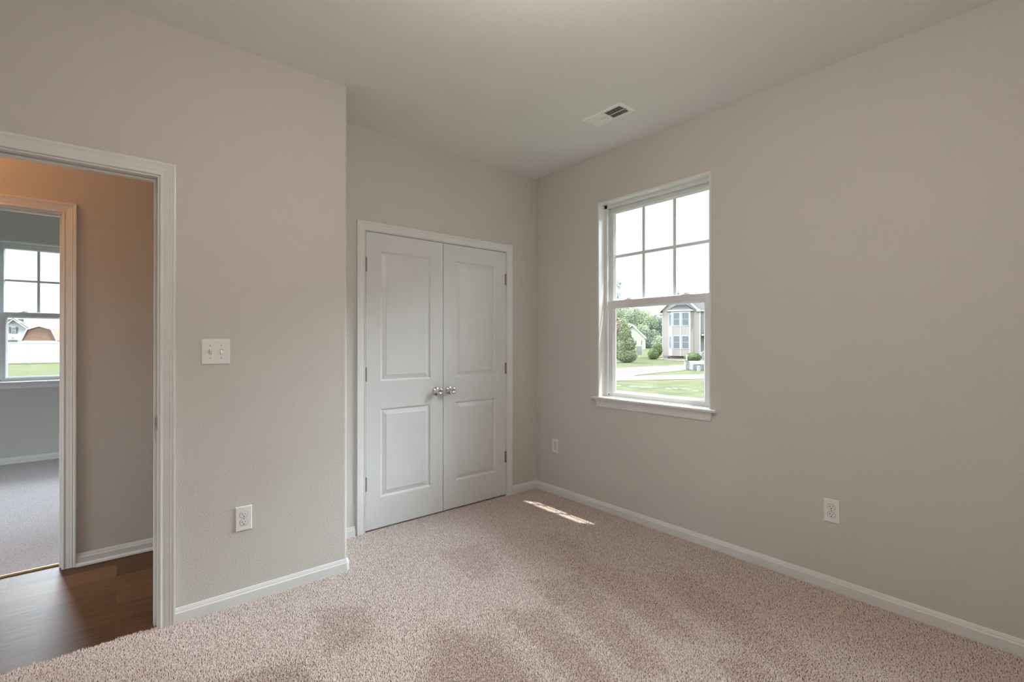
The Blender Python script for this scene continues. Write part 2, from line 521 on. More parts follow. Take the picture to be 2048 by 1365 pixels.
# carpet pile: one yarn tuft per 7 mm, leaning with the vacuum strokes
def build_pile():
    rng = np.random.default_rng(7)
    s = .0052
    gx = np.arange(XW, XR - .002, s); gy = np.arange(YB, YC + TW, s)
    X, Y = np.meshgrid(gx, gy); X = X.ravel(); Y = Y.ravel()
    X = X + rng.uniform(-.5, .5, X.size) * s; Y = Y + rng.uniform(-.5, .5, X.size) * s
    edge = YL + .022 + .004 * np.sin(X * 40) + .003 * np.sin(X * 97)
    keep = ((Y < YL - .006) | ((X > XJ + .004) & (Y < YC - .004))
            | ((X > DX0) & (X < DX1) & (Y < edge)) | ((X > CX0) & (X < CX1) & (Y < YC + TW)))
    keep &= (X < XR - .006)
    X, Y = X[keep], Y[keep]
    n = X.size
    lane = np.zeros(n)                                      # vacuum strokes: wedges of pile brushed the other way
    wedges = [((1.10, 1.86), (1.28, 1.62), (1.16, .9), (.62, 1.2)), ((1.42, 1.80), (1.60, 1.62), (1.40, .95), (1.30, 1.0)),
              ((1.70, 1.92), (1.98, 1.78), (1.66, 1.02), (1.56, 1.10)), ((2.02, 2.02), (2.20, 1.72), (1.95, 1.05), (1.86, 1.2)),
              ((1.52, 2.55), (1.80, 2.45), (1.62, 2.05), (1.48, 2.1)), ((2.25, 1.55), (2.45, 1.42), (2.12, .55), (1.98, .7)),
              ((.30, 2.10), (.62, 2.02), (.50, 1.55), (.25, 1.6)), ((1.85, .95), (2.02, .90), (1.70, .2), (1.60, .3)),
              ((2.18, 2.35), (2.36, 2.2), (2.12, 1.78), (2.04, 1.9)), ((.72, 2.35), (.95, 2.25), (.86, 1.95), (.66, 2.0))]
    soft = rng.normal(0, .022, n)
    for q in wedges:
        inside = np.ones(n, bool)
        q = np.array(q)
        c = q.mean(0)
        for i in range(4):
            a, b = q[i], q[(i + 1) % 4]
            sgn = np.sign((b[0] - a[0]) * (c[1] - a[1]) - (b[1] - a[1]) * (c[0] - a[0]))
            wob = .012 * np.sin(X * 23 + i) * np.cos(Y * 19) + soft
            inside &= sgn * ((b[0] - a[0]) * (Y - a[1]) - (b[1] - a[1]) * (X - a[0])) / np.linalg.norm(b - a) > wob
        lane[inside] = 1
    broad = np.sin(X * 3.1 + 1.3 * np.sin(Y * 2.3)) * np.sin(Y * 3.7 + .9 * np.sin(X * 2.9))
    la = np.where(lane > 0, 1.0, -1.0)
    lx = .0035 * la * -.3 + rng.normal(0, .0020, n)
    ly = .0035 * la * -.5 + rng.normal(0, .0020, n)
    hgt = .0092 + rng.normal(0, .0014, n)
    rad = .0038 * (1 + rng.normal(0, .12, n))
    ang = rng.uniform(0, 2 * np.pi, n)
    V = np.zeros((n, 4, 3), np.float32)
    for k in range(3):
        V[:, k, 0] = X + rad * np.cos(ang + k * 2.0944)
        V[:, k, 1] = Y + rad * np.sin(ang + k * 2.0944)
        V[:, k, 2] = -.0025
    V[:, 3, 0], V[:, 3, 1], V[:, 3, 2] = X + lx, Y + ly, hgt - .0025
    base = (np.arange(n) * 4)[:, None, None]
    F = base + np.array([[0, 1, 3], [1, 2, 3], [2, 0, 3]])[None]
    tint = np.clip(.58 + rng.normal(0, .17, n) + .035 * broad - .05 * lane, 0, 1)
    nf = n * 3
    me = bpy.data.meshes.new('carpet_pile')
    me.vertices.add(n * 4); me.vertices.foreach_set('co', V.ravel())
    me.loops.add(nf * 3); me.loops.foreach_set('vertex_index', F.ravel().astype(np.int32))
    me.polygons.add(nf)
    me.polygons.foreach_set('loop_start', np.arange(0, nf * 3, 3, dtype=np.int32))
    me.update(calc_edges=True)
    at = me.attributes.new('yarn', 'FLOAT', 'POINT')
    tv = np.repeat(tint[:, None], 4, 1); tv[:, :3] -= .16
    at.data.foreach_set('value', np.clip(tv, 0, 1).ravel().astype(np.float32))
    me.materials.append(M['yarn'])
    o = bpy.data.objects.new('carpet_pile', me)
    COL.objects.link(o)
    tag(o, 'speckled beige cut pile carpet with vacuum marks over the bedroom floor', 'carpet', None, 'stuff')
build_pile()

# ------------------------------------------------------------------ mouldings
CASING = [(0, 0), (0, .009), (.003, .0105), (.007, .0105), (.010, .0085), (.016, .0092), (.022, .0108), (.034, .0125),
          (.040, .0145), (.043, .0130), (.047, .0155), (.053, .0165), (.0575, .0160), (.0575, 0)]
BASE = [(0, 0), (.0125, 0), (.0125, .047), (.0115, .050), (.0095, .052), (.0082, .058), (.0078, .061), (.0062, .063), (.0055, .067), (.0035, .0702), (0, .0705)]
SHOE = [(.0125, 0), (.0265, 0), (.0255, .008), (.021, .014), (.0125, .017)]

def casing(name, u0, u1, top, T, label, reveal=.006, z0=0.0):
    path = [(u0 - reveal, z0), (u0 - reveal, top + reveal), (u1 + reveal, top + reveal), (u1 + reveal, z0)]
    o = MB().sweep(path, CASING, 1, False, T).build(name, M['trim'])
    return struct(o, label, 'door casing')

casing('trim_1', DX0, DX1, DTOP, lambda p: (p[0], YL - p[2], p[1]), 'white moulded casing around the open doorway on the left', .008)
casing('trim_2', CX0, CX1, CTOP, lambda p: (p[0], YC - p[2], p[1]), 'white moulded casing around the double closet doors', .004)
casing('trim_3', HX0, HX1, 2.026, lambda p: (p[0], YH1 - p[2], p[1]), 'casing of the far doorway across the hall, tinted orange', .006)

def skirting(name, path, label, side=1, shoe=False):
    m = MB().sweep(path, BASE, side)
    if shoe: m.sweep(path, SHOE, side)
    return struct(m.build(name, M['trim']), label, 'baseboard')
cw = .0575
c = .011
skirting('baseboard_left', [(DX1 + .008 + cw, YL), (XJ - c, YL), (XJ, YL + c), (XJ, YC), (CX0 - .004 - cw - .012, YC)],
         'white baseboard under the left wall, turning the rounded corner', -1)
skirting('baseboard_right', [(CX1 + .004 + cw, YC), (XR, YC), (XR, YB), (XW, YB)], 'white baseboard along the window wall', -1)
o = skirting('baseboard_side', [(XW, YB), (XW, YL), (DX0 - .008 - cw, YL)], 'white baseboard beside the doorway behind the camera', -1)
skirting('baseboard_hall', [(HX1 + .006 + cw, YH1), (XJ - TW - .05, YH1)], 'hallway baseboard with shoe moulding on the plank floor', -1, True)
skirting('baseboard_far_room', [(-2.3, YR1), (1.3, YR1)], 'baseboard under the window of the far bedroom', -1)

# ------------------------------------------------------------------ doorways
def doorway(name, x0, x1, top, ya, yb, stop, label, strike=False):
    root = empty(name, ((x0 + x1) / 2, ya, 0))
    struct(root, label, 'doorway')
    ox, oy = root.location.x, root.location.y
    t = .019
    def L(m): m.v = [(p[0] - ox, p[1] - oy, p[2]) for p in m.v]; return m
    L(MB().prism([(x0 - t, -.003), (x0 - t, top + t), (x1 + t, top + t), (x1 + t, -.003), (x1, -.003), (x1, top), (x0, top), (x0, -.003)], ya, yb, 'y')
      ).build('jamb', M['trim'], root, bevel=.0015)
    s0, s1, st = stop[0], stop[1], .011
    L(MB().prism([(x0, -.003), (x0, top), (x1, top), (x1, -.003), (x1 - st, -.003), (x1 - st, top - st), (x0 + st, top - st), (x0 + st, -.003)], s0, s1, 'y')
      ).build('door_stop', M['trim'], root, bevel=.003)
    if strike:
        z = .925
        o = L(MB().box(x1 - .0015, x1 + .001, ya + .006, ya + .036, z - .030, z + .030).tube([(x1 - .001, ya + .006, z - .022), (x1 - .001, ya + .006, z + .022)], .004)).build('strike_plate', M['nickel'], root, bevel=.001)
        o['label'] = 'dark metal strike plate'
        o2 = L(MB().box(x1 - .0022, x1 - .001, ya + .014, ya + .028, z - .012, z + .012)).build('latch_hole', M['dark'], o)
doorway('door_1', DX0, DX1, DTOP, YL, YL + TW, (YL + .040, YL + .075), 'open doorway frame on the left leading to the hallway', True)
doorway('door_2', HX0, HX1, 2.026, YH1, YR0, (YH1 + .035, YH1 + .07), 'second doorway frame across the hall leading to the far bedroom')

# closet doors
def panel_door(mb, w_, h_, panels, th=.034):
    """Front face at y=0 looking to -y; moulded panels sunk and raised again."""
    xs = sorted({0, w_} | {p[0] for p in panels} | {p[1] for p in panels})
    zs = sorted({0, h_} | {p[2] for p in panels} | {p[3] for p in panels})
    for i in range(len(xs) - 1):
        for j in range(len(zs) - 1):
            if any(abs(p[0] - xs[i]) < 1e-6 and abs(p[2] - zs[j]) < 1e-6 for p in panels): continue
            mb.add([(xs[i], 0, zs[j]), (xs[i + 1], 0, zs[j]), (xs[i + 1], 0, zs[j + 1]), (xs[i], 0, zs[j + 1])], [(0, 1, 2, 3)])
    prof = [(0, 0), (.0015, .0012), (.004, .0018), (.009, .0075), (.012, .0092), (.0165, .0095), (.0185, .0088), (.040, .0030), (.043, .0012), (.0445, .0010)]
    for x0, x1, z0, z1 in panels:
        rings = [[(x0 + o_, d, z0 + o_), (x1 - o_, d, z0 + o_), (x1 - o_, d, z1 - o_), (x0 + o_, d, z1 - o_)] for o_, d in prof]
        vs_ = [p for r in rings for p in r]
        fs = [(i * 4 + k, i * 4 + (k + 1) % 4, (i + 1) * 4 + (k + 1) % 4, (i + 1) * 4 + k) for i in range(len(prof) - 1) for k in range(4)]
        fs.append(tuple(range(len(vs_) - 4, len(vs_))))
        mb.add(vs_, fs)
    mb.add([(0, 0, 0), (w_, 0, 0), (w_, 0, h_), (0, 0, h_), (0, th, 0), (w_, th, 0), (w_, th, h_), (0, th, h_)],
           [(0, 1, 5, 4), (1, 2, 6, 5), (2, 3, 7, 6), (3, 0, 4, 7), (4, 5, 6, 7)])
    return mb

DW, DH, DZ = .6055, 2.0305, .0145
def closet_leaf(name, x, hinge_left, label):
    root = empty(name, (x, YC + .001, DZ))
    struct(root, label, 'closet door')
    me = panel_door(MB(), DW, DH, [(.106, DW - .106, .206, .819), (.106, DW - .106, 1.008, 1.908)])
    slab = me.build('door_panel', M['door'], root)
    kx = DW - .057 if hinge_left else .052
    T = lambda p: (kx + p[0], -p[2], .912 + p[1])            # knob axis points into the room
    ros = MB().lathe([(.0325, 0), (.0325, .003), (.030, .007), (.022, .011), (.014, .0125), (.0125, .022), (.0125, .030)], 36, T).build('rosette', M['chrome'], root, smooth=True)
    MB().lathe([(.0125, .028), (.0150, .032), (.0235, .040), (.0262, .048), (.0258, .056), (.0225, .063), (.0170, .066), (.0155, .0655), (.0145, .0625), (.0060, .0610), (.0005, .0608)], 36, T).build('knob', M['chrome'], root, smooth=True)['label'] = 'round chrome knob with a dished end'
    for z in (1.8055, 1.0605, .3165):
        hx = -.0015 if hinge_left else DW + .0015
        hg = MB()
        for k in range(5):
            z0 = z - .0445 + k * .0178
            hg.tube([(hx, -.0062, z0 + .0004), (hx, -.0062, z0 + .0174)], .0055, seg=12)
        hg.tube([(hx, -.0062, z - .0490), (hx, -.0062, z + .0490)], .0036, seg=10)
        s = 1 if hinge_left else -1
        hg.box(hx - .0012, hx + .0012, -.004, .020, z - .0445, z + .0445)
        hg.box(hx, hx + s * .009, -.0022, .0006, z - .0445, z + .0445)
        hg.build('hinge', M['nickel'], root)['label'] = 'dark bronze butt hinge'
    return root
closet_leaf('door_3', 1.2925, True, 'left leaf of the white two-panel closet doors')
closet_leaf('door_4', 1.9030, False, 'right leaf of the white two-panel closet doors')
o = MB().prism([(CX0 - .019, 0), (CX0 - .019, CTOP + .019), (CX1 + .019, CTOP + .019), (CX1 + .019, 0), (CX1, 0), (CX1, CTOP), (CX0, CTOP), (CX0, 0)], YC, YC + TW, 'y')
o.box(CX0, CX0 + .012, YC + .040, YC + .075, 0, CTOP).box(CX1 - .012, CX1, YC + .040, YC + .075, 0, CTOP).box(CX0, CX1, YC + .040, YC + .075, CTOP - .012, CTOP)
struct(o.build('trim_4', M['trim']), 'white jamb lining the closet opening', 'door jamb')

# ------------------------------------------------------------------ windows (local: x along the wall, +y outside, z up)
def window(name, loc, rz, label):
    root = empty(name, loc, rz)
    struct(root, label, 'window')
    W = WHW
    ln = MB()                                               # white boards lining the recess
    ln.box(-W - .012, -W, -.001, .068, WZ0 - .02, WZ1 + .012).box(W, W + .012, -.001, .068, WZ0 - .02, WZ1 + .012).box(-W, W, -.001, .068, WZ1, WZ1 + .012)
    ln.build('recess_lining', M['trim'], root)
    fr = MB()                                               # vinyl master frame with a balance channel
    for s in (-1, 1):
        fr.box(s * (W + .012), s * (W - .027), .068, .076, WZ0 - .02, WZ1 + .012)
        fr.box(s * (W + .012), s * (W - .020), .076, .150, WZ0 - .02, WZ1 + .012)
        fr.box(s * (W - .020), s * (W - .029), .104, .109, 1.60, WZ1)
        fr.box(s * (W - .020), s * (W - .024), .092, .097, 1.62, WZ1 - .03)
    fr.box(-W - .012, W + .012, .068, .076, WZ1 - .026, WZ1 + .012)
    fr.box(-W - .012, W + .012, .076, .150, WZ1 - .020, WZ1 + .012)
    fr.box(-W, W, .104, .109, WZ1 - .032, WZ1 - .02)
    fr.box(-W - .012, W + .012, .066, .150, WZ0 - .02, WZ0 + .006)
    fr.build('window_frame', M['vinyl'], root, bevel=.0015)
    def sash(nm, hx, z0, z1, face, back, stile, bead, rail_t, rail_b):
        m = MB()
        # four members with a sloping bead down to the glass
        xo, xi, xb = hx, hx - stile, hx - stile - bead
        zi0, zi1 = z0 + rail_b, z1 - rail_t
        zb0, zb1 = zi0 + bead, zi1 - bead
        for s in (-1, 1):
            m.box(s * xo, s * xi, face, back, z0, z1)
            m.prism([(s * xi, face + .003), (s * xi, back), (s * xb, back), (s * xb, back - .008)], zi0, zi1, 'z')
        m.box(-xi, xi, face, back, z0, zi0).box(-xi, xi, face, back, zi1, z1)
        m.prism([(face + .003, zi1), (back, zi1), (back, zb1), (back - .008, zb1)], -xi, xi, 'x')
        m.prism([(face + .003, zi0), (back, zi0), (back, zb0), (back - .008, zb0)], -xi, xi, 'x')
        o = m.build(nm, M['vinyl'], root, bevel=.0012)
        MB().box(-xb - .006, xb + .006, back - .006, back - .004, zb0 - .006, zb1 + .006).build('pane', M['glass'], o)
        return o, xb, zb0, zb1
    lo, *_ = sash('lower_sash', W - .0275, WZ0 + .006, 1.614, .078, .104, .044, .014, .046, .028)
    lo_g = MB()
    for s in (-1, 1):
        lo_g.box(s * (W - .0285) - .008 * (s > 0), s * (W - .0285) + .008 * (s < 0), .0765, .0785, WZ0 + .012, WZ0 + .019)
    lo_g.build('tilt_latch', M['dark'], lo)
    up, xb, za, zb = sash('upper_sash', W - .0275, 1.575, WZ1 - .024, .109, .136, .026, .010, .028, .040)
    g = MB()
    for x in (-xb / 3, xb / 3): g.box(x - .012, x + .012, .1255, .1335, za, zb)
    zm = (za + zb) / 2
    g.box(-xb, xb, .1252, .1338, zm - .0115, zm + .0115)
    g.build('muntin_grid', M['vinyl'], up, bevel=.002)
    for x in (-.235, .235):
        k = MB()
        k.box(x - .032, x + .032, .080, .104, 1.614, 1.619).tube([(x - .006, .093, 1.616), (x - .006, .093, 1.629)], .011, .009, 14)
        k.box(x - .008, x + .026, .086, .097, 1.622, 1.629)
        k.build('sash_lock', M['vinyl'], root, bevel=.0015)
    nose = [(-.034, WZ0 - .009), (-.0325, WZ0 - .0035), (-.029, WZ0), (.070, WZ0), (.070, WZ0 - .019), (-.029, WZ0 - .019), (-.0325, WZ0 - .0155)]
    st = MB().prism([q for q in nose[:3]] + [(0, WZ0), (0, WZ0 - .019)] + nose[5:], -W - .052, W + .052, 'x')
    st.box(-W, W, -.0, .068, WZ0 - .019, WZ0)
    st.build('window_stool', M['trim'], root)
    ap = [(0, WZ0 - .019), (-.0205, WZ0 - .019), (-.0205, WZ0 - .024), (-.0170, WZ0 - .030), (-.0135, WZ0 - .040), (-.0115, WZ0 - .050), (-.0105, WZ0 - .060), (-.0100, WZ0 - .070), (-.007, WZ0 - .0755), (0, WZ0 - .076)]
    a = MB().prism(ap, -W - .022, W + .022, 'x')
    for i, v in enumerate(a.v):                             # mitred returns: shorter towards the bottom
        a.v[i] = (v[0] * (1 - .020 * (WZ0 - .019 - v[2]) / .057), v[1], v[2])
    a.build('window_apron', M['trim'], root)
    return root
window('window_1', (XR, WIN_Y, 0), -math.pi / 2, 'white single-hung window in the right wall looking onto the lawn')
window('window_2', (WIN2_X, YR1, 0), 0, 'white window of the far bedroom seen through both doorways')

window('added_window_3', (1.3, 5.80, 0), -math.pi / 2, 'added side window lighting the far bedroom, out of the frame')  # unseen window, added to bring more daylight into the far bedroom
# roof overhang outside the two window walls
struct(MB().box(XR + .15, XR + .222, YB - .6, YC + 1.2, 2.60, 2.66).box(XR + .207, XR + .222, YB - .6, YC + 1.2, 2.60, 2.80).build('eave_right', M['house_trim']), 'white soffit outside above the bedroom window', 'eave')
struct(MB().box(-3.0, 1.8, YR1 + .15, YR1 + .415, 2.60, 2.66).build('eave_far', M['house_trim']), 'white soffit outside above the far bedroom window', 'eave')

# ------------------------------------------------------------------ outlets, switch, ceiling register
def outlet(loc, rz, label):
    root = empty('wall_outlet', loc, rz)
    tag(root, label, 'outlet', 'white duplex wall outlets')
    pl = MB()
    prof = [(.0365, .0605, 0), (.0365, .0605, -.0028), (.0335, .0575, -.0058)]
    vs_ = [(sx * a, y, sz * b) for a, b, y in prof for sx, sz in ((-1, -1), (1, -1), (1, 1), (-1, 1))]
    fs = [(i * 4 + k, i * 4 + (k + 1) % 4, (i + 1) * 4 + (k + 1) % 4, (i + 1) * 4 + k) for i in range(2) for k in range(4)] + [(8, 9, 10, 11), (3, 2, 1, 0)]
    pl.add(vs_, fs).build('cover_plate', M['plastic'], root, bevel=.001)
    for cz in (.0195, -.0195):
        ol = []
        for k in range(32):
            a = 2 * math.pi * k / 32
            ol.append((.0172 * math.cos(a), cz + max(-.0138, min(.0138, .0172 * math.sin(a)))))
        rim = MB().prism([(x * 1.07, cz + (z - cz) * 1.08) for x, z in ol], -.0060, -.0050, 'y').build('receptacle_gap', M['vent_dark'], root)
        fc = MB().prism(ol, -.0072, -.0050, 'y').build('receptacle', M['plastic'], root, bevel=.0006)
        sl = MB().box(-.0078, -.0052, -.0076, -.0065, cz - .0015, cz + .0075).box(.0052, .0074, -.0076, -.0065, cz - .0005, cz + .0070)
        sl.lathe([(.0029, .0065), (.0029, .0076)], 14, lambda p, cz=cz: (p[0], -p[2], cz - .0078 + p[1]))
        sl.build('slots', M['dark'], fc)
    MB().lathe([(.0030, .0055), (.0030, .0067), (.002, .0070)], 14, lambda p: (p[0], -p[2], p[1])).build('screw', M['nickel'], root)
    return root
out0 = outlet((.484, YL, .419), 0, 'white duplex outlet low on the left wall below the light switch')
copy_thing(out0, (XR, .833, .4155), -math.pi / 2, 'white duplex outlet low on the window wall, near the right edge of the photo')
copy_thing(out0, (XR, 2.859, .4125), -math.pi / 2, 'white duplex outlet low in the corner between closet doors and window')

sw = empty('light_switch', (.3645, YL, 1.2475))
tag(sw, 'white double toggle switch plate beside the open doorway', 'light switch')
prof = [(.0595, .0605, 0), (.0595, .0605, -.0028), (.0560, .0570, -.0062)]
vs_ = [(sx * a, y, sz * b) for a, b, y in prof for sx, sz in ((-1, -1), (1, -1), (1, 1), (-1, 1))]
fs = [(i * 4 + k, i * 4 + (k + 1) % 4, (i + 1) * 4 + (k + 1) % 4, (i + 1) * 4 + k) for i in range(2) for k in range(4)] + [(8, 9, 10, 11), (3, 2, 1, 0)]
MB().add(vs_, fs).build('cover_plate', M['plastic'], sw, bevel=.001)
for sx, up in ((-.023, 1), (.023, -1)):
    MB().box(sx - .0058, sx + .0058, -.0066, -.0055, -.0125, .0125).build('toggle_slot', M['slot_grey'], sw)
    tg = MB().prism([(-.0060, -.0105), (-.0060, .0105), (-.0195, up * .0095 + .0035), (-.0200, up * .0095), (-.0195, up * .0095 - .0035)], sx - .0046, sx + .0046, 'x')
    tg.build('toggle', M['plastic'], sw, bevel=.0008)
    for z in (.030, -.030):
        MB().lathe([(.0029, .0058), (.0029, .0070), (.002, .0073)], 12, lambda p, sx=sx, z=z: (sx + p[0], -p[2], z + p[1])).build('screw', M['slot_grey'], sw)

vt = empty('ceiling_vent', (2.407, 1.929, H))
tag(vt, 'white rectangular air register in the ceiling near the window wall', 'air vent')
hw, hl = .076, .150                                         # half width (x), half length (y)
iw, il = .050, .122
frp = [(0, 0), (0, -.0030), (.006, -.0075), (.022, -.0075), (.026, -.0045), (.026, 0)]
MB().sweep([(-hw, -hl), (hw, -hl), (hw, hl), (-hw, hl)], frp, 1, True).build('register_frame', M['enamel'], vt)
MB().box(-iw - .004, iw + .004, -il - .004, il + .004, -.0012, -.0002).build('duct_shadow', M['vent_dark'], vt)
n_sl = 11
for half in (0, 1):
    y0 = -il if half == 0 else .003
    for k in range(n_sl):
        yy = y0 + (k + .5) * (il - .003) / n_sl
        tilt = .0046 if half == 1 else -.0042
        MB().add([(-iw, yy - tilt, -.0015), (iw, yy - tilt, -.0015), (iw, yy + tilt, -.0068), (-iw, yy + tilt, -.0068),
                  (-iw, yy - tilt + .0009, -.0015), (iw, yy - tilt + .0009, -.0015), (iw, yy + tilt + .0009, -.0068), (-iw, yy + tilt + .0009, -.0068)],
                 [(0, 1, 2, 3), (4, 7, 6, 5), (0, 4, 5, 1), (3, 2, 6, 7), (0, 3, 7, 4), (1, 5, 6, 2)]).build('louver', M['enamel'], vt)
MB().box(-iw, iw, -.003, .003, -.0072, -.001).build('divider', M['enamel'], vt)
MB().box(-.002, .002, -il, il, -.0074, -.005).build('centre_rib', M['enamel'], vt)
for y in (-.135, .135):
    MB().lathe([(.0032, -.0090), (.0032, -.0070)], 12, lambda p, y=y: (p[0], y + p[1], p[2])).build('screw', M['nickel'], vt)
MB().box(.030, .036, -.129, -.125, -.0125, -.0070).build('damper_lever', M['enamel'], vt)

# ------------------------------------------------------------------ lamps (both out of the frame)
def ceiling_lamp(loc, label, mat, r, drop):
    root = empty('ceiling_lamp', loc)
    tag(root, label, 'ceiling lamp')
    MB().lathe([(.065, 0), (.065, -.012), (.05, -.022), (.012, -.026), (.010, -drop + r * .55)], 32).build('lamp_base', M['nickel'], root)
    MB().lathe([(r * .25, -drop + r * .62), (r * .6, -drop + r * .58), (r * .9, -drop + r * .40), (r, -drop + r * .1), (r * .93, -drop - r * .25), (r * .7, -drop - r * .48), (r * .35, -drop - r * .60), (.004, -drop - r * .63)], 40).build('lamp_globe', mat, root, smooth=True)
    return root
ceiling_lamp((.84, .76, H), 'semi-flush lamp on the bedroom ceiling', M['room_lamp'], .17, .36)
ceiling_lamp((-1.00, 3.42, H), 'small lamp on the hallway ceiling', M['hall_lamp'], .08, .16)

# ------------------------------------------------------------------ outdoors
rnd = random.Random(3)
CY_, SY_ = math.cos(YAW), math.sin(YAW)
def out(sx, d):                                             # metres right of / ahead of the camera's heading, as a ground point
    return (CY_ * sx + SY_ * d, -SY_ * sx + CY_ * d)
def px(x, y, d):                                            # a point seen at (x, y) of the photograph, d metres ahead
    s = (x - 1024) / FPX * d
    return (s, EYE + d * (684.5 - y) / FPX)

lawn = MB()
gx = [-260 + 20 * i for i in range(30)]
lawn.add([(-260, -60, GZ), (320, -60, GZ), (320, 330, GZ), (-260, 330, GZ)], [(0, 1, 2, 3)])
o = lawn.build('lawn', M['grass'])
struct(o, 'mown green lawn around the houses outside', 'lawn')

def ground_strip(name, mat, pts, dz, label, cat):           # pts: photograph points resting on the ground
    m = MB()
    ring = []
    for (x, y) in pts:
        d = (EYE - GZ - dz) * FPX / (y - 684.5)
        ring.append(out((x - 1024) / FPX * d, d))
    m.prism(ring, GZ - .05, GZ + dz, 'z')
    return struct(m.build(name, mat), label, cat)
ground_strip('street', M['asphalt'], [(500, 764.5), (1150, 765), (1233, 761.5), (1262, 757.5), (1268, 752), (1290, 748.5), (1320, 745.5), (1360, 742), (1400, 739), (1440, 737), (1440, 727.5), (1385, 728.5), (1340, 731), (1300, 733), (1262, 735), (1233, 737), (1150, 739), (500, 740)], .02,
             'pinkish grey curved street beyond the lawn', 'street')
ground_strip('driveway', M['concrete'], [(500, 766.0), (1150, 766.5), (1233, 762.2), (1320, 759.5), (1440, 757.5), (1440, 748.5), (1330, 750.5), (1262, 753), (1233, 757), (1150, 763), (500, 763.5)], .025,
             'pale concrete strip between the front lawn and the grass island', 'driveway')
ground_strip('mulch_bed', M['mulch'], [(1312, 719.2), (1330, 720), (1362, 722), (1400, 722), (1440, 722), (1440, 716), (1325, 716)], .02, 'brown mulch bed at the foot of the tan house', 'mulch bed')
for k, (x, y, wd) in enumerate([(1236, 772.2, 14), (1268, 773.8, 18), (1292, 775.6, 20), (1337, 778, 10), (1350, 777.5, 8), (1372, 778.6, 18), (1391, 782.5, 9)]):
    d = (EYE - GZ) * FPX / (y - 684.5)
    sx = (x - 1024) / FPX * d
    hw_, hd_ = wd / 2 / FPX * d, .16
    ring = []
    for i in range(14):
        a = 2 * math.pi * i / 14
        q = 1 + rnd.uniform(-.25, .25)
        ring.append(out(sx + hw_ * q * math.cos(a), d + hd_ * q * math.sin(a)))
    MB().prism(ring, GZ - .03, GZ + .012, 'z').build('bare_patch', M['white_sand'], o)['label'] = 'pale bare patch in the grass'

class Local:
    """Build in a frame turned towards the room: x to the right, y away, z up."""
    def __init__(self, name, sx, d, label, cat, group=None, z=GZ):
        p = out(sx, d)
        self.root = empty(name, (p[0], p[1], z), -YAW)
        tag(self.root, label, cat, group)
        self.sx, self.d, self.z = sx, d, z

# tan house: crop centimetres are kept as measured at D
D = 54.0
def hx(cx, d=D): return (1200 + cx / 5.252 - 1024) / FPX * d
def hz(cy, d=D): return EYE + d * (684.5 - (560 + cy / 5.252)) / FPX - GZ
hl_ = Local('tan_house', hx(850), D, 'two-storey tan house with white trim and a bay front, seen through the window', 'house')
X = lambda cx: (hx(cx) - hx(850)) * .945
hl_.root.rotation_euler.z = -YAW - math.radians(21)
Zb, Zf = 0.0, hz(800)
wl = MB()
wl.prism([(X(655), Zf), (X(1045), Zf), (X(1045), hz(345)), (X(1030), hz(335)), (X(823), hz(128)), (X(655), hz(302))], 0, 6, 'y')
wl.box(X(1045), X(1500), .9, 6, Zf, hz(318))
wl.build('wall_siding', M['tan_siding'], hl_.root)
fd = MB().box(X(660), X(1045), .05, 6, -.1, Zf).box(X(1045), X(1500), .95, 6, -.1, Zf)
fnd = fd.build('foundation', M['brick'], hl_.root)
MB().box(X(705), X(735), .02, .06, hz(828), hz(812)).build('foundation_vent', M['vent_dark'], hl_.root)
rf = MB()
def slab(a, b, y0, y1, t=.12):                              # a sloping roof plate from (x, z) a to b
    dx, dz = b[0] - a[0], b[1] - a[1]
    L_ = math.hypot(dx, dz); nx, nz = -dz / L_ * t, dx / L_ * t
    if nz < 0: nx, nz = -nx, -nz
    rf.prism([a, b, (b[0] + nx, b[1] + nz), (a[0] + nx, a[1] + nz)], y0, y1, 'y')
slab((X(603), hz(350)), (X(823), hz(122)), -.35, 6)
slab((X(823), hz(122)), (X(1042), hz(332)), -.35, 6)
rf.prism([(.45, hz(322)), (3.6, hz(118)), (3.6, hz(105)), (.45, hz(310))], X(823), X(1520), 'x')
rf.build('roof', M['shingle'], hl_.root)
tr = MB()
def rake(a, b, t=.24, y0=-.42, y1=-.34):
    dx, dz = b[0] - a[0], b[1] - a[1]
    L_ = math.hypot(dx, dz); nx, nz = dz / L_ * t, -dx / L_ * t
    if nz > 0: nx, nz = -nx, -nz
    tr.prism([(a[0] - nx * .5, a[1] - nz * .5), (b[0] - nx * .5, b[1] - nz * .5), (b[0] + nx * .5, b[1] + nz * .5), (a[0] + nx * .5, a[1] + nz * .5)], y0, y1, 'y')
rake((X(603), hz(352)), (X(823), hz(124)))
rake((X(823), hz(124)), (X(1042), hz(334)))
tr.box(X(1015), X(1520), .35, .45, hz(332), hz(316)).box(X(605), X(655), -.36, .2, hz(365), hz(345)).box(X(1012), X(1048), -.36, .45, hz(338), hz(314))
tr.box(X(1040), X(1054), -.05, .05, Zf, hz(338)).box(X(651), X(659), -.03, .05, Zf, hz(350))
tr.build('white_trim', M['house_trim'], hl_.root)
bay = MB()
bx0, bx1, by = X(757), X(943), -.62
bxl, bxr = X(722), X(985)
bay.prism([(bxl, 0), (bx0, by), (bx1, by), (bxr, 0)], Zf, hz(325), 'z')
bayo = bay.build('bay_front', M['tan_siding'], hl_.root)
br_ = MB()
e = .16
br_.add([(bxl - e - .1, 0, hz(325)), (bx0 - e, by - e, hz(325)), (bx1 + e, by - e, hz(325)), (bxr + e, 0, hz(325)),
         (X(800), 0, hz(262)), (X(905), 0, hz(258))], [(0, 1, 4), (1, 2, 5, 4), (2, 3, 5), (0, 4, 5, 3), (0, 3, 2, 1)])
br_.build('bay_roof', M['shingle'], bayo)
bt = MB()
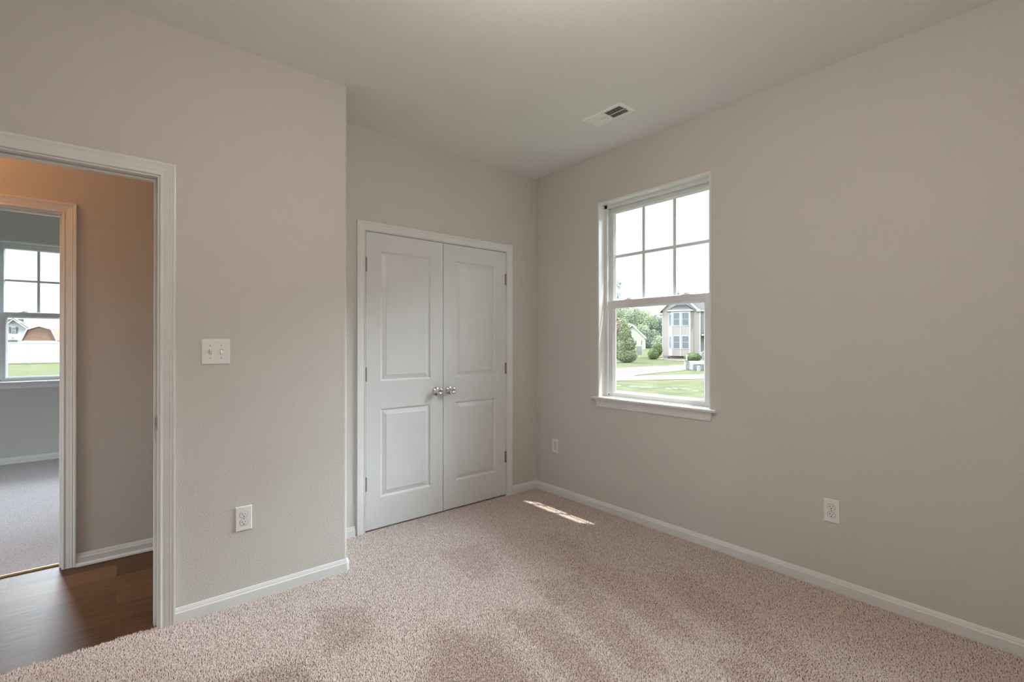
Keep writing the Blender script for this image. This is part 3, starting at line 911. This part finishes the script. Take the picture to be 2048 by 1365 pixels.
bt.prism([(bxl - e - .1, 0), (bx0 - e, by - e), (bx1 + e, by - e), (bxr + e, 0)], hz(332), hz(318), 'z')
for cx in (757, 848, 943): bt.box(X(cx) - .055, X(cx) + .055, by - .04, by + .02, Zf, hz(325))
bt.box(bxl - .03, bxl + .04, -.05, .0, Zf, hz(330))
bt.build('bay_trim', M['house_trim'], bayo)
for (c0, c1) in ((775, 835), (865, 930)):
    for (z0, z1) in ((480, 350), (720, 592)):
        f = MB().box(X(c0) - .07, X(c1) + .07, by - .06, by + .01, hz(z0 + 8), hz(z1 - 8)).build('window_frame', M['house_trim'], bayo)
        zm = (hz(z0) + hz(z1)) / 2
        pn = MB().box(X(c0), X(c1), by - .075, by - .055, hz(z0), zm - .02).box(X(c0), X(c1), by - .075, by - .055, zm + .02, hz(z1)).build('pane', M['pane'], f)
for (z0, z1) in ((485, 365), (720, 597)):                   # narrow lights on the angled side
    d_ = Vector((bx0 - bxl, by)).normalized(); nn = Vector((d_.y, -d_.x))
    if nn.y > 0: nn = -nn
    a = Vector((bxl, 0)) + d_ * .22; b = Vector((bx0, by)) - d_ * .14
    q = [a + nn * .0, b + nn * .0, b + nn * .04, a + nn * .04]
    f = MB().prism([tuple(p) for p in q], hz(z0 + 6), hz(z1 - 6), 'z').build('window_frame', M['house_trim'], bayo)
    a2, b2 = a + d_ * .03, b - d_ * .03
    MB().prism([tuple(a2 + nn * .03), tuple(b2 + nn * .03), tuple(b2 + nn * .055), tuple(a2 + nn * .055)], hz(z0), hz(z1), 'z').build('pane', M['pane'], f)
po = MB().prism([(X(1062), hz(578)), (X(1110), hz(540)), (X(1500), hz(540)), (X(1500), hz(578))], -.9, .9, 'y').build('porch_roof', M['shingle'], hl_.root)
MB().box(X(1062), X(1500), -.95, -.88, hz(588), hz(573)).build('porch_fascia', M['house_trim'], po)
rl = MB()
def bar(a, b, y, t=.05):
    rl.tube([(a[0], y, a[1]), (b[0], y, b[1])], t, seg=6)
bar((X(1058), hz(775)), (X(1130), hz(695)), -.5); bar((X(1058), hz(835)), (X(1130), hz(760)), -.5, .04)
for k in range(7):
    x_ = X(1062 + k * 11); rl.box(x_ - .02, x_ + .02, -.52, -.48, hz(832 - k * 11.5), hz(772 - k * 12))
rl.box(X(1052), X(1064), -.56, -.44, .0, hz(755))
rl.build('stair_railing', M['house_trim'], hl_.root)
stp = MB()
for k in range(5): stp.box(X(1075) + k * .28, X(1500), -.5, .9, -.05, .18 * (k + 1))
stp.build('front_steps', M['brick'], hl_.root)

# foliage: leaf cards scattered through lumps (each leaf a small bent quad)
def leaves(mb_v, mb_f, blobs, n, size, rng, fill=.45):
    blobs = np.array(blobs, float)                          # x y z rx ry rz
    wts = (blobs[:, 3] * blobs[:, 4] * blobs[:, 5]) ** (2 / 3); wts /= wts.sum()
    pick = rng.choice(len(blobs), n, p=wts)
    b = blobs[pick]
    u = rng.normal(size=(n, 3)); u /= np.linalg.norm(u, axis=1)[:, None]
    r = (fill + (1 - fill) * rng.random(n) ** .5)[:, None] * (1 + rng.normal(0, .06, (n, 1)))
    c = b[:, :3] + u * b[:, 3:] * r
    nr = u + rng.normal(0, .55, (n, 3)); nr /= np.linalg.norm(nr, axis=1)[:, None]
    t = np.cross(nr, rng.normal(size=(n, 3))); t /= np.linalg.norm(t, axis=1)[:, None]
    s = np.cross(nr, t)
    L = size * rng.uniform(.6, 1.35, (n, 1))
    V = np.stack([c - t * L, c + s * L * .48 + nr * L * .12, c + t * L, c - s * L * .48 + nr * L * .12], 1)
    base = len(mb_v)
    mb_v.extend(map(tuple, V.reshape(-1, 3)))
    mb_f.extend([(base + 4 * i, base + 4 * i + 1, base + 4 * i + 2, base + 4 * i + 3) for i in range(n)])

def plant(name, sx, d, blobs, n, size, mat, label, cat, group=None, trunk=None, seed=1, core=.8, part='foliage'):
    L_ = Local(name, sx, d, label, cat, group)
    rng = np.random.default_rng(seed)
    m = MB()
    leaves(m.v, m.f, blobs, n, size, rng)
    o = m.build(part, mat, L_.root)
    if trunk:
        t = MB()
        for pts, r0, r1 in trunk: t.tube(pts, r0, r1, 8)
        t.build('trunk', M['bark'], L_.root)
    return L_.root

def at_px(x, y_base, d=None):
    d = d or (EYE - GZ) * FPX / (y_base - 684.5)
    return (x - 1024) / FPX * d, d
def zof(y, d): return EYE + d * (684.5 - y) / FPX - GZ
mpp = lambda d: d / FPX

sx, d = at_px(1385.5, 723.5); u = mpp(d)
plant('round_shrub', sx, d, [(0, 0, 8.3 * u, 16 * u, 14 * u, 8.6 * u), (-7 * u, 0, 8.0 * u, 9 * u, 9 * u, 7.5 * u), (7 * u, 0, 8 * u, 9 * u, 9 * u, 8 * u)], 11000, .06, M['leaf_hedge'],
      'clipped round shrub in front of the tan house steps', 'shrub', None, [([(0, 0, 0), (0, 0, .4)], .06, .04)], 11)
sx, d = at_px(1309, 719); u = mpp(d)
plant('loose_shrub', sx, d, [(-2 * u, 0, 10 * u, 11 * u, 10 * u, 10.5 * u), (9 * u, .5, 18 * u, 9 * u, 9 * u, 12 * u), (4 * u, .4, 22 * u, 7 * u, 7 * u, 7 * u)], 13000, .075, M['leaf_hedge'],
      'bushy shrub at the left corner of the tan house', 'shrub', None, [([(0, 0, 0), (.1, 0, .8)], .07, .04)], 12)
sx, d = at_px(1254, 725.5); u = mpp(d)
plant('cone_evergreen', sx, d, [(0, 0, 15 * u, 20 * u, 18 * u, 15 * u), (-1 * u, 0, 34 * u, 17 * u, 16 * u, 20 * u), (-4 * u, 0, 55 * u, 12 * u, 12 * u, 20 * u), (-7 * u, 0, 72 * u, 7 * u, 7 * u, 13 * u), (-16 * u, .4, 24 * u, 9 * u, 9 * u, 18 * u)],
      26000, .075, M['leaf_ever'], 'tall cone-shaped evergreen at the left of the window view', 'tree', None, [([(0, 0, -.05), (0, 0, 2.0)], .11, .06)], 13)
sx, d = at_px(1236, 722, 49.0); u = mpp(d)
plant('reddish_tree', sx, d, [(-2 * u, 0, 62 * u, 17 * u, 16 * u, 17 * u), (8 * u, 0, 70 * u, 12 * u, 12 * u, 11 * u), (-6 * u, 0, 40 * u, 14 * u, 13 * u, 18 * u)],
      9000, .085, M['leaf_red'], 'reddish leaved small tree just behind the cone-shaped evergreen', 'tree', None, [([(0, 0, -.05), (.1, 0, 1.6), (.3, 0, 3.2)], .10, .04)], 14)

# near tree whose branch tips show in the upper sash
sx, d = at_px(1196, 0, 24.0); u = mpp(d)
tw = plant('young_tree', sx, d, [(36 * u, 0, zof(572, d), 11 * u, .5, 13 * u), (38 * u, 0, zof(592, d), 8 * u, .4, 6 * u), (15 * u, 0, zof(560, d), 26 * u, .8, 30 * u), (-10 * u, 0, zof(520, d), 36 * u, 1.0, 34 * u)],
      1500, .05, M['leaf_twig'], 'sparse tree whose leafy branch tips reach into the upper window panes', 'tree', None,
      [([(0, 0, -.05), (0, 0, 2.2), (-.1, 0, 4.6)], .08, .03), ([(0, 0, 2.2), (20 * u, 0, zof(590, d)), (40 * u, 0, zof(566, d))], .03, .008), ([(0, 0, 1.9), (22 * u, 0, zof(602, d)), (42 * u, 0, zof(588, d))], .025, .006)], 15)

# tree line behind the houses
forest = [(1226, 607, 88, 'leaf_mid', 22), (1248, 612, 96, 'leaf_light', 20), (1268, 616, 92, 'leaf_mid', 22), (1288, 620, 100, 'leaf_light', 20), (1306, 630, 94, 'leaf_mid', 17),
          (1318, 641, 98, 'leaf_mid', 13), (1328, 634, 90, 'leaf_dark', 12), (1258, 648, 84, 'leaf_light', 20), (1284, 650, 86, 'leaf_mid', 20), (1306, 660, 84, 'leaf_dark', 16), (1232, 655, 82, 'leaf_mid', 20), (1316, 672, 82, 'leaf_mid', 12),
          (1196, 612, 90, 'leaf_light', 22), (1160, 618, 95, 'leaf_mid', 24), (1118, 622, 88, 'leaf_dark', 22)]
desc = ['leftmost tall mid green tree of the distant tree line', 'tall light green tree second from the left at the top of the tree line', 'tall mid green tree above the cream house roof', 'light green crown at the right shoulder of the tree line',
        'mid green tree where the tree line drops towards the tan house', 'lower mid green tree beside the eave of the tan house', 'dark spruce-like tree just behind the left corner of the tan house', 'light green bushy tree behind the cream house gable',
        'mid green bushy tree right of the cream house gable', 'dark green tree low behind the cream house', 'mid green tree low behind the cone-shaped evergreen', 'low mid green tree behind the shrub of the tan house',
        'light green tree hidden left of the window opening, nearest to it', 'mid green tree hidden further left of the window opening', 'dark green tree hidden at the far left end of the tree line']
for k, ((x, ytop, d, mk, rpx), ds) in enumerate(zip(forest, desc)):
    d *= 1.75
    sx = (x - 1024) / FPX * d; u = mpp(d); zt = zof(ytop, d)
    r = rpx * u
    bl = [(0, 0, zt - r * .9, r * .9, r * .8, r * .9)]
    zz = zt - r * 1.6
    while zz > r * .3:
        bl.append((rnd.uniform(-.4, .4) * r, rnd.uniform(-.3, .3) * r, zz, r, r * .9, r)); zz -= r * .8
    bl.append((0, 0, r * .6, r, r * .8, r * .7))
    plant('distant_tree', sx, d, bl, 15000, .27, M[mk], ds, 'tree', 'trees behind the houses', [([(0, 0, -.05), (0, 0, zt - r)], .35, .14)], 20 + k)

# cream house far behind the evergreen
D2 = 122.0
ch = Local('cream_house', (1200 + 400 / 5.252 - 1024) / FPX * D2, D2, 'small cream gabled house far off, half hidden by the evergreen', 'house')
Xc = lambda cx: (cx - 400) / 5.252 / FPX * D2 * .96
ch.root.rotation_euler.z = -YAW - math.radians(17)
Zc = lambda cy: EYE + D2 * (684.5 - (560 + cy / 5.252)) / FPX - GZ
MB().prism([(Xc(230), -.1), (Xc(470), -.1), (Xc(470), Zc(612)), (Xc(340), Zc(490)), (Xc(230), Zc(590))], 0, 8, 'y').build('wall_siding', M['cream_siding'], ch.root)
r_ = MB()
r_.prism([(Xc(484), Zc(622)), (Xc(338), Zc(482)), (Xc(338), Zc(468)), (Xc(484), Zc(608))], -.5, 8.5, 'y')
r_.prism([(Xc(215), Zc(605)), (Xc(338), Zc(482)), (Xc(338), Zc(468)), (Xc(215), Zc(592))], -.5, 8.5, 'y')
cr = r_.build('roof', M['shingle'], ch.root)
t_ = MB().prism([(Xc(484), Zc(624)), (Xc(338), Zc(484)), (Xc(338), Zc(466)), (Xc(484), Zc(606))], -.7, -.5, 'y').prism([(Xc(215), Zc(607)), (Xc(338), Zc(484)), (Xc(338), Zc(466)), (Xc(215), Zc(590))], -.7, -.5, 'y')
t_.build('rake_board', M['house_trim'], cr)
for cx in (377, 437):
    f = MB().box(Xc(cx - 8), Xc(cx + 8), -.06, .02, Zc(688), Zc(634)).build('window_frame', M['house_trim'], ch.root)
    MB().box(Xc(cx - 5), Xc(cx + 5), -.1, -.05, Zc(685), Zc(637)).build('pane', M['pane'], f)

fn = Local('garden_screen', (1200 + 412 / 5.252 - 1024) / FPX * 70, 70, 'small grey slatted screen on the grass before the cream house', 'screen')
m = MB(); Xs = lambda cx: (cx - 412) / 5.252 / FPX * 70
zt = EYE + 70 * (684.5 - (560 + 697 / 5.252)) / FPX - GZ
for k in range(8): m.box(Xs(382 + k * 7.4), Xs(388 + k * 7.4), 0, .05, 0, zt)
m.box(Xs(380), Xs(442), .05, .09, zt * .2, zt * .28).box(Xs(380), Xs(442), .05, .09, zt * .8, zt * .88)
m.build('slats', M['grey_wood'], fn.root)

# utility cabinet and pedestals on the grass island
d = (EYE - GZ) * FPX / (741.5 - 684.5); u = mpp(d)
cb = Local('utility_cabinet', (1404 - 1024) / FPX * d, d + .5, 'pale green metal utility cabinet on the grass island', 'utility box')
hw_ = 17.5 * u; hc_ = 18 * u
MB().prism([(-.45, 0), (-.45, hc_ * .72), (-.30, hc_ * .95), (.45, hc_), (.45, 0)], -hw_, hw_, 'x').build('cabinet_body', M['cabinet'], cb.root, bevel=.02)
m = MB()
for k in range(6): m.box(-hw_ * .35 + k * .17, -hw_ * .35 + k * .17 + .02, -.47, -.44, .08, hc_ * .68)
m.build('door_ribs', M['pedestal'], cb.root)
MB().box(-hw_ * 1.03, hw_ * 1.03, -.48, .48, -.05, .05).build('base_pad', M['concrete'], cb.root)
def pedestal(x, y0, y1, wpx, label, cap):
    d = (EYE - GZ) * FPX / (y0 - 684.5); u = mpp(d)
    L_ = Local('utility_pedestal', (x - 1024) / FPX * d, d, label, 'utility box', 'utility pedestals on the grass island')
    h_ = (y0 - y1) * u; r = wpx / 2 * u
    MB().lathe([(r, -.02), (r, h_ * .82), (r * 1.05, h_ * .84), (r * 1.05, h_ * .95), (r * .7, h_)], 16).build('pedestal_body', M['pedestal'], L_.root)
    if cap: MB().lathe([(r * 1.12, h_ * .84), (r * 1.12, h_ * .97), (r * .8, h_ * 1.01)], 16).build('pedestal_cap', M['pink'], L_.root)['label'] = 'faded pink cap'
pedestal(1371.8, 739.8, 720.0, 6.2, 'tall white utility pedestal with a faded pink cap', True)
pedestal(1397.3, 743.0, 732.8, 6.0, 'short white utility pedestal in front of the green cabinet', False)
d = (EYE - GZ) * FPX / (727.0 - 684.5); u = mpp(d)
ml = Local('yard_post', (1373.4 - 1024) / FPX * d, d, 'thin white post with a small box before the round shrub', 'post')
MB().box(-.04, .04, -.04, .04, -.05, 14 * u).build('post', M['house_trim'], ml.root)
MB().box(-1.2 * u, 1.2 * u, -.12, .12, 12.5 * u, 17 * u).build('post_box', M['house_trim'], ml.root, bevel=.02)

# behind the far bedroom: fence, gambrel barn, white house
def ray_at(x, y, Y):                                        # where the sight line through a photograph point meets the plane y = Y
    rx, rf_ = (x - 1024) / FPX, 1.0
    wx, wy = CY_ * rx + SY_ * rf_, -SY_ * rx + CY_ * rf_
    t = Y / wy
    return wx * t, EYE + t * (684.5 - y) / FPX
YF = 60.0
fnc = empty('vinyl_fence', (-6, YF, GZ))
tag(fnc, 'long white vinyl privacy fence behind the far bedroom lawn', 'fence')
zt = 1.28 - GZ
m = MB()
for k in range(170):
    m.box(-20 + k * .15, -20 + k * .15 + .143, -.012, .012, .05, zt - .06)
m.build('boards', M['fence_vinyl'], fnc)
m = MB().box(-20, 5.5, -.04, .04, zt - .10, zt).box(-20, 5.5, -.04, .04, .04, .16)
m.build('rails', M['fence_vinyl'], fnc)
for k in range(11):
    MB().box(-20 + k * 2.5 - .06, -20 + k * 2.5 + .06, -.065, .065, -.05, zt + .06).build('fence_post', M['fence_vinyl'], fnc)

q = lambda cx, cy, Y: ray_at(cx / 6.824, 600 + cy / 6.824, Y)
YBN = 95.0
bx, _ = q(540, 362, YBN)
bn = empty('gambrel_barn', (bx, YBN, GZ), -math.radians(22))
tag(bn, 'brown gambrel-roofed barn with white trim above the fence', 'barn')
def bq(cx, cy): p = q(cx, cy, YBN); return ((p[0] - bx) * 1.06, p[1] - GZ)
pts = [bq(285, 560), bq(368, 405), bq(540, 362), bq(712, 405), bq(792, 560)]
MB().prism([(pts[0][0], -.05)] + pts + [(pts[4][0], -.05)], 0, 5, 'y').build('barn_wall', M['barn_wood'], bn)
m = MB(); t = MB()
for i in range(4):
    a, b = Vector(pts[i]), Vector(pts[i + 1])
    n_ = Vector((-(b - a).y, (b - a).x)).normalized()
    if n_.y < 0: n_ = -n_
    a, b = a + n_ * .02, b + n_ * .02
    m.prism([tuple(a), tuple(b), tuple(b + n_ * .08), tuple(a + n_ * .08)], -.1, 5.2, 'y')
    t.prism([tuple(a - n_ * .06), tuple(b - n_ * .06), tuple(b + n_ * .09), tuple(a + n_ * .09)], -.2, -.1, 'y')
m.build('barn_roof', M['barn_roof'], bn)
a, b = bq(285, 588), bq(792, 558)
t.box(a[0], b[0], -.08, -.01, a[1], b[1])
t.build('barn_trim', M['house_trim'], bn)
YHS = 165.0
bx3, _ = q(185, 262, YHS)
hs = empty('white_house', (bx3, YHS, GZ))
tag(hs, 'white gabled house with a shuttered window behind the fence', 'house')
def wq(cx, cy): p = q(cx, cy, YHS); return (p[0] - bx3, p[1] - GZ)
MB().prism([(wq(-60, 560)[0], -.05), (wq(395, 560)[0], -.05), wq(395, 405), wq(185, 266), wq(-20, 400), wq(-60, 400)], 0, 8, 'y').build('wall_siding', M['white_siding'], hs)
m = MB().prism([wq(-90, 258), wq(296, 256), wq(300, 300), wq(395, 400), wq(-90, 400)], 3.0, 9, 'y')
rf2 = m.build('roof', M['shingle'], hs)
m = MB()
for a, b in ((wq(-20, 404), wq(185, 266)), (wq(185, 266), wq(402, 408))):
    m.prism([a, b, (b[0], b[1] + .35), (a[0], a[1] + .35)], -.5, 3.2, 'y')
m.build('gable_roof', M['shingle'], hs)
m = MB()
for a, b in ((wq(-20, 408), wq(185, 268)), (wq(185, 268), wq(400, 412))):
    m.prism([(a[0], a[1] - .12), (b[0], b[1] - .12), (b[0], b[1] + .14), (a[0], a[1] + .14)], -.65, -.5, 'y')
m.build('rake_trim', M['house_trim'], hs)
f = MB().box(wq(156, 0)[0], wq(213, 0)[0], -.1, 0, wq(0, 455)[1], wq(0, 372)[1]).build('window_frame', M['house_trim'], hs)
MB().box(wq(162, 0)[0], wq(207, 0)[0], -.16, -.1, wq(0, 408)[1], wq(0, 378)[1]).box(wq(162, 0)[0], wq(207, 0)[0], -.16, -.1, wq(0, 450)[1], wq(0, 418)[1]).build('pane', M['pane'], f)
for c0, c1 in ((125, 149), (220, 244)):
    MB().box(wq(c0, 0)[0], wq(c1, 0)[0], -.14, 0, wq(0, 456)[1], wq(0, 370)[1]).build('shutter', M['shingle'], hs)['label'] = 'grey shutter'
MB().box(wq(168, 0)[0], wq(188, 0)[0], -.14, 0, wq(0, 526)[1], wq(0, 506)[1]).build('wall_vent', M['grey_wood'], hs)
MB().prism([wq(-60, 590), wq(268, 586), wq(268, 548), wq(-60, 548)], -3, 0, 'y').build('porch_roof', M['shingle'], hs)

for k, (a, b, lab) in enumerate((((245, 280), (545, 366), 'upper thin cable running from the white house roof towards the barn'), ((255, 300), (500, 372), 'lower thin cable running from the white house roof towards the barn'))):
    p0, p1 = q(*a, 150), q(*b, 100)
    pts = [Vector((p0[0], 150, p0[1])).lerp(Vector((p1[0], 100, p1[1])), i / 8) - Vector((0, 0, .12 * math.sin(math.pi * i / 8))) for i in range(9)]
    tag(MB().tube(pts, .05, .05, 5).build('utility_cable', M['pedestal'], None), lab, 'cable', 'cables by the white house')
for k, (cx, cyt, lab) in enumerate(((640, 372, 'low distant tree crown behind the barn roof ridge'), (770, 372, 'distant tree crown right of the barn roof'), (850, 380, 'distant tree at the right end of the barn view'))):
    Yt = 190
    p = q(cx, cyt, Yt)
    t_ = empty('far_tree', (p[0], Yt, GZ))
    tag(t_, lab, 'tree', 'trees behind the barn')
    h_ = p[1] - GZ
    m = MB(); leaves(m.v, m.f, [(0, 0, h_ * .62, 2.2, 2, h_ * .38), (1.2, 0, h_ * .5, 1.8, 1.8, h_ * .35), (-1.2, 0, h_ * .5, 1.8, 1.8, h_ * .33)], 1500, .3, np.random.default_rng(50 + k))
    m.build('foliage', M['leaf_mid'], t_)
    MB().tube([(0, 0, -.05), (0, 0, h_ * .5)], .2, .1, 8).build('trunk', M['bark'], t_)
